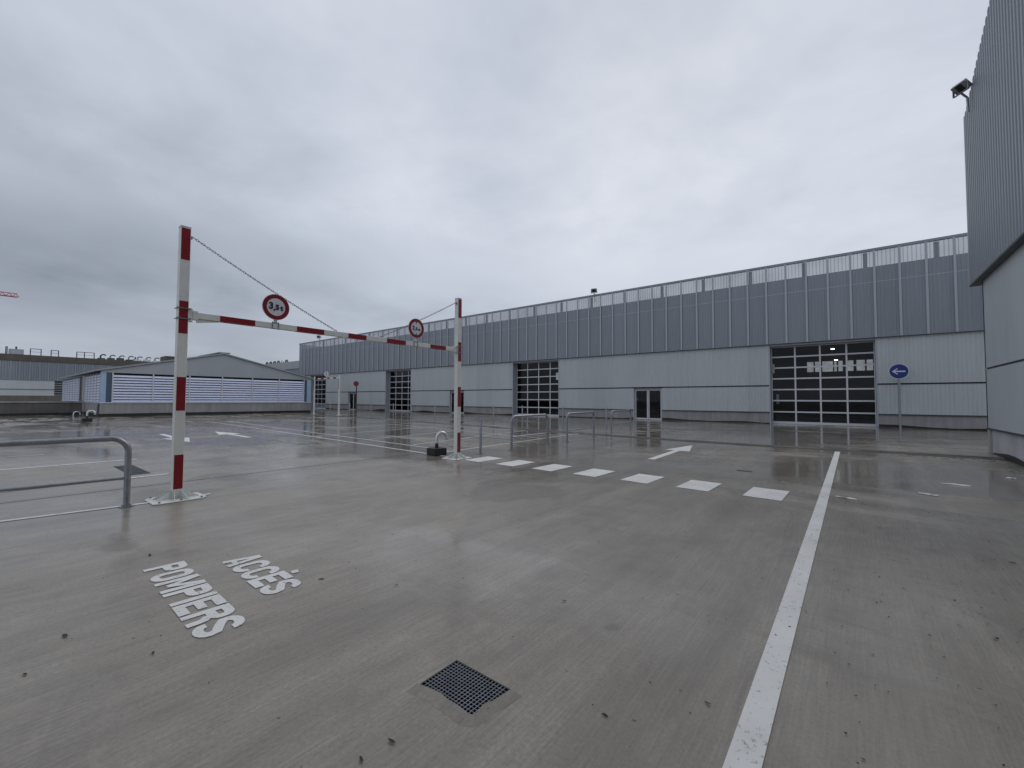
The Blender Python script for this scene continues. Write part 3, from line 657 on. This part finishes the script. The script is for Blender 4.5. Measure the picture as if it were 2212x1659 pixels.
# ------------------------------------------------------------ louvred building
XL=-48.2
lb=empty('louvred_building',(XL,15,0),'low gabled building with bluish horizontal louvres on a concrete plinth','building')
Y0,Y1=6.35,23.75
MB().box(XL-25,XL,Y0,Y1,.25,1.12).build('plinth',M_conc,lb)
MB().box(XL-25,XL+.02,Y0-.02,Y1+.02,0,.24).build('membrane',M_memb,lb)
MB().box(XL-.02,XL+.06,Y0-.05,Y1+.05,1.12,1.19).box(XL-25,XL-.02,Y0-.05,Y0+.05,1.12,1.19).build('sill',M_louv,lb)
posts=[7.08,9.72,12.36,15.0,17.67,20.31,22.95]
for y in posts: MB().box(XL-.03,XL+.05,y-.045,y+.045,1.19,3.66).build('louvre_post',M_alu,lb)
for i in range(6):
    m=MB(); a=posts[i]+.045; b=posts[i+1]-.045
    for k in range(10):
        z=1.22+k*.232; m.prism([(XL+.05,a,z),(XL-.03,a,z+.165),(XL-.045,a,z+.165),(XL+.035,a,z)],(0,b-a,0))
    m.build('louvre_panel',M_louv,lb)
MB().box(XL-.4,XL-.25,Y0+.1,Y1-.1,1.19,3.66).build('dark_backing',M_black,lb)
for a,b in ((Y0,6.68),(23.3,Y1)): MB().box(XL-.3,XL+.03,a,b,1.19,3.66).build('corner_panel',M_lblue,lb)
for a,b in ((6.68,7.03),(23.0,23.3)): MB().box(XL-.24,XL-.05,a,b,1.19,3.66).build('recess_panel',M_dblue,lb)
gb=MB(); gb.prism([(XL-.1,Y0,3.67),(XL-.1,Y1,3.67),(XL-.1,Y1,3.80),(XL-.1,15.05,5.85),(XL-.1,Y0,3.80)],(.12,0,0)); gb.build('gable',M_gable,lb)
rf=MB()
for a,b,za,zb in ((Y0-.35,15.05,3.74,5.88),(15.05,Y1+.35,5.88,3.74)):
    rf.prism([(XL+.15,a,za),(XL+.15,b,zb),(XL+.15,b,zb+.13),(XL+.15,a,za+.13)],(-25,0,0))
rf.box(XL-6,XL+.1,14.6,15.6,5.98,6.07)
rf.build('roof',M_roof,lb)
# side facing the parapet
MB().box(XL-7.9,XL-6.9+.9-2.9,Y0-.08,Y0,1.19,3.62).build('pillar',M_beige,lb)
for x0,x1,mt in ((-56.2,-48.6,M_louv),(-72.5,-59.6,M_louv)):
    m=MB()
    for k in range(10):
        z=1.22+k*.232; m.prism([(x0,Y0-.03,z),(x0,Y0+.04,z+.2),(x0,Y0+.055,z+.2),(x0,Y0-.015,z)],(x1-x0,0,0))
    m.build('louvre_panel',mt,lb)
m=MB()
for i in range(5): m.box(-56.1+i*1.5,-56.0+i*1.5,Y0-.05,Y0+.02,1.19,3.6)
for i in range(7): m.box(-72.4+i*2,-72.3+i*2,Y0-.05,Y0+.02,1.19,3.6)
split(m,'side_post',M_alu,lb,False)
MB().box(-73,-48.6,Y0+.06,Y0+.1,1.19,3.67).build('side_wall',M_trim,lb)
MB().tube([(XL-.15,Y0-.03,1.1),(XL-.1,Y0-.08,.9),(XL-.1,Y0-.08,.25),(XL+.1,Y0+.1,.2)],.06,8).build('downpipe',M_trim,lb)
# parapet wall at left
pw=empty('parapet_wall',(-56,-10,0),'low dark stained concrete parapet wall at the left edge','wall')
MB().box(-56.3,-56,-40,6.2,.2,1.1).build('wall',M_concd,pw); MB().box(-56.35,-55.92,-40,6.2,1.1,1.24).build('coping',M_conc,pw); MB().box(-56.3,-55.95,-40,6.2,0,.2).build('membrane',M_memb,pw)
# ------------------------------------------------------------ far buildings
XFb=-110
fb=empty('far_warehouse',(XFb,5,0),'distant grey warehouse with brown concrete parapet behind the louvred building','building')
fw=MB(); corr(fw,(XFb,-45),(XFb,40),4.5,7.75,.30,.06,(1,0)); fw.build('upper_cladding',M_mesh,fb)
MB().box(XFb-30,XFb,-45,8.6,1.9,4.48).box(XFb-30,XFb,9.9,40,1.9,4.48).build('wall',M_clad,fb)
MB().box(XFb-30,XFb-.3,8.6,9.9,1.9,4.48).build('doorway',M_trim,fb)
m=MB()
for k in range(6): m.box(XFb-.28,XFb-.2,8.6,9.9,2.0+k*.42,2.06+k*.42)
m.build('door_frame',M_alu,fb)
MB().box(XFb-30,XFb+.1,-45,40,0,1.9).build('plinth',M_concd,fb)
MB().box(XFb-30,XFb-.1,-45,40,4.5,7.75).build('core',M_mesh,fb)
MB().box(XFb-30,XFb+.15,-45,40,7.78,8.85).build('parapet',conc('brown_concrete',(.115,.105,.088)),fb)
m=MB()
for k in range(78): m.box(XFb+.06,XFb+.09,-45+k*1.1,-44.94+k*1.1,4.5,7.75)
split(m,'mullion',M_mull,fb,False)
m=MB().box(XFb+.001,XFb+.08,-45,40,2.95,3.02); m.build('drip_trim',M_trim,fb)
def hvac(y0,y1,z1,label,x=XFb-4):
    t=empty('roof_unit',(x,(y0+y1)/2,8.85),label,'ventilation unit','ventilation units on the far roof'); h=z1-8.85; w=(y1-y0)/2
    lbuild(MB().box(-1,1,-w,w,.1,h),'casing',M_gable,t,bevel=.03); lbuild(MB().box(1,1.02,-w*.8,w*.8,.25,h*.8),'grille',M_mull,t); lbuild(MB().box(-.9,.9,-w*.9,w*.9,0,.1).tube([(0,0,h),(0,0,h+.5)],.12,8),'stand',M_trim,t)
hvac(3.3,5.0,9.95,'pale boxy ventilation unit on the far parapet roof, leftmost')
hvac(19.6,20.4,9.4,'small ventilation unit beside the row of curved ducts')
def frame(ys_,h,label):
    t=empty('guard_frame',(XFb-1,ys_[0],8.85),label,'railing','steel guard frames on the far roof'); m=MB()
    for y in ys_: m.box(-.06,.06,y-ys_[0]-.06,y-ys_[0]+.06,0,h)
    split(m,'upright',M_trim,t); L_=ys_[-1]-ys_[0]
    split(MB().box(-.04,.04,0,L_,h-.1,h).box(-.03,.03,0,L_,h*.5,h*.5+.05),'rail',M_trim,t)
frame([2.9,3.05],1.3,'single slim mast left of the pale roof unit'); frame([5.65,6.9],1.2,'thin open guard frame right of the pale roof unit'); frame([8.1,9.0],1.15,'narrow square guard frame near the middle of the far roof')
frame([11.3,12.3,13.6],1.15,'three legged guard frame before the curved ducts')
for k in range(7):
    y=14.6+k*1.35; t=empty('curved_duct',(XFb-2,y,8.85),['dark curved duct leading the row, beside the guard frame','second curved duct of the far roof row','third curved duct of the far roof row','middle curved duct of the far roof row','fifth curved duct of the far roof row','sixth curved duct of the far roof row','last curved duct of the row, nearest the gable'][k],'duct','curved ducts in a row on the far roof')
    lbuild(MB().tube([(0,0,0),(0,0,.75),(0,.2,.95),(0,.5,1.0),(0,.75,.85)],.13,8),'pipe',M_trim if k==0 else M_galv,t,smooth=True); lbuild(MB().box(-.5,.5,-.4,.6,0,.3+.1*(k%3)),'casing',M_galvl if k>3 else M_trim,t)
tag(MB().box(XFb-5,XFb-1,24.2,27.5,8.85,10.3).build('roof_hut',conc('hut_concrete',(.10,.09,.075))),'brown box shaped roof hut left of the tall barrier post','hut')
# rear building between louvred building and the warehouse
rb=empty('rear_building',(-95,42,0),'grey flat building seen between the gable roof and the long warehouse','building')
MB().box(-125,-70.6,42,70,0,7.9).build('wall',M_mesh,rb); MB().box(-125.2,-70.6,41.8,70,7.9,9.5).build('parapet',M_gable,rb)
for k in range(6):
    x=-112+k*2.1; t=empty('roof_vent',(x,44,9.5),['leftmost dark roof vent','second dark roof vent','third dark roof vent','fourth dark roof vent','white roof vent','rightmost dark roof vent'][k]+' peeking over the gable slope','vent','roof vents peeking over the gable roof')
    lbuild(MB().tube([(0,0,0),(0,0,.5),(.3,0,.8),(.8,0,.85),(1.1,0,.5)],.16,8),'pipe',M_white if k==4 else M_trim,t)
# tower crane
cr_=empty('tower_crane',(-300,-45,0),'red lattice tower crane jib poking in at the left edge','crane')
m=MB()
for (dx,dz) in ((-.7,0),(.7,0),(0,1.5)): m.box(-.13+dx,.13+dx,-15,55.5,47.6+dz,47.9+dz)
for k in range(35):
    y=-14+k*2.0
    for dx in (-.7,.7): m.tube([(dx,y,47.8),(0,y+1,49.2)],.10,4,False); m.tube([(0,y+1,49.2),(dx,y+2,47.8)],.10,4,False)
lbuild(m,'jib',simple('crane_red',(.42,.08,.06),.5),cr_)
m=MB()
for a in (-.9,.9):
    for b in (-.9,.9): m.box(a-.12,a+.12,b-.12,b+.12,0,50)
for k in range(24): m.tube([(-.9,-.9,k*2),(.9,-.9,k*2+2)],.08,4,False); m.tube([(.9,-.9,k*2),(.9,.9,k*2+2)],.08,4,False)
lbuild(m,'mast',bpy.data.materials['crane_red'],cr_)
# ------------------------------------------------------------ litter and leaves
def scrap(x,y,l,w,rz,label):
    m=MB(); n=6; pts=[(l*(i/n-.5),w*random.uniform(.3,.5)*(1 if i not in(0,n) else .2)) for i in range(n+1)]; low_=[(l*(i/n-.5),-w*random.uniform(.3,.5)*(1 if i not in(0,n) else .2)) for i in range(n+1)]
    b=0; m.v=[(px,py,.006+random.uniform(0,.018)) for px,py in pts]+[(px,py,.005+random.uniform(0,.012)) for px,py in low_]
    m.f=[(i,i+1,n+2+i,n+1+i) for i in range(n)]
    o=m.build('paper_scrap',M_litter); o.location=(x,y,0); o.rotation_euler=(0,0,rz); o.modifiers.new('s','SOLIDIFY').thickness=.003; tag(o,label,'litter','white scraps of litter')
scrap(2.47,13.1,.16,.10,.3,'white paper scrap nearest the right wall'); scrap(1.45,11.4,.42,.07,-.2,'long thin white litter strip in front of the kerb'); scrap(.95,9.9,.26,.08,-.5,'white litter strip nearest the camera at the right'); scrap(-.12,8.7,.30,.05,-.3,'faint white scrap touching the long painted line')
lf=MB()
def leaf(x,y,l,w,a):
    c,s_=math.cos(a),math.sin(a); P=[(-l,0),(-l*.4,w),(l*.5,w*.8),(l,0),(l*.4,-w),(-l*.5,-w*.7)]
    b=len(lf.v); lf.v+=[(x+px*c-py*s_,y+px*s_+py*c,.004+random.uniform(.001,.008)) for px,py in P]; lf.f.append(tuple(range(b,b+6)))
for x,y,l in ((-5.45,1.12,.035),(-4.03,.41,.035),(-3.65,.22,.02),(-1.66,1.22,.024),(-1.68,1.08,.02),(-1.77,2.87,.02),(-3.0,2.23,.02),(-.98,1.97,.02),(-.61,2.38,.02),(.7,4.2,.022),(1.17,6.26,.03),(.24,9.75,.02),(-3.35,.72,.02),(-3.6,1.9,.03)): leaf(x,y,l,l*.35,random.uniform(-.4,.9))
for k in range(520):
    if random.random()<.5: x=random.gauss(.6,.8); y=random.gauss(4.6,2.2)
    else: x=random.uniform(-8,2.7); y=random.uniform(.3,15)
    if y<.2 or (x-.0)**2+y**2<1: continue
    l=random.uniform(.003,.008)*(1+y*.07); leaf(x,y,l,l*random.uniform(.25,.6),random.uniform(0,6.28))
for k in range(80): x=random.uniform(.8,2.9); y=random.gauss(16.6,.25); l=random.uniform(.02,.06); leaf(x,y,l,l*.4,random.uniform(0,6))
for k in range(60): leaf(random.uniform(2.7,3.05),random.uniform(11,17),random.uniform(.01,.04),.012,random.uniform(0,6))
tag(lf.build('leaf_litter',M_leaf),'small dark leaves and twigs scattered over the wet deck','leaf litter',kind='stuff')
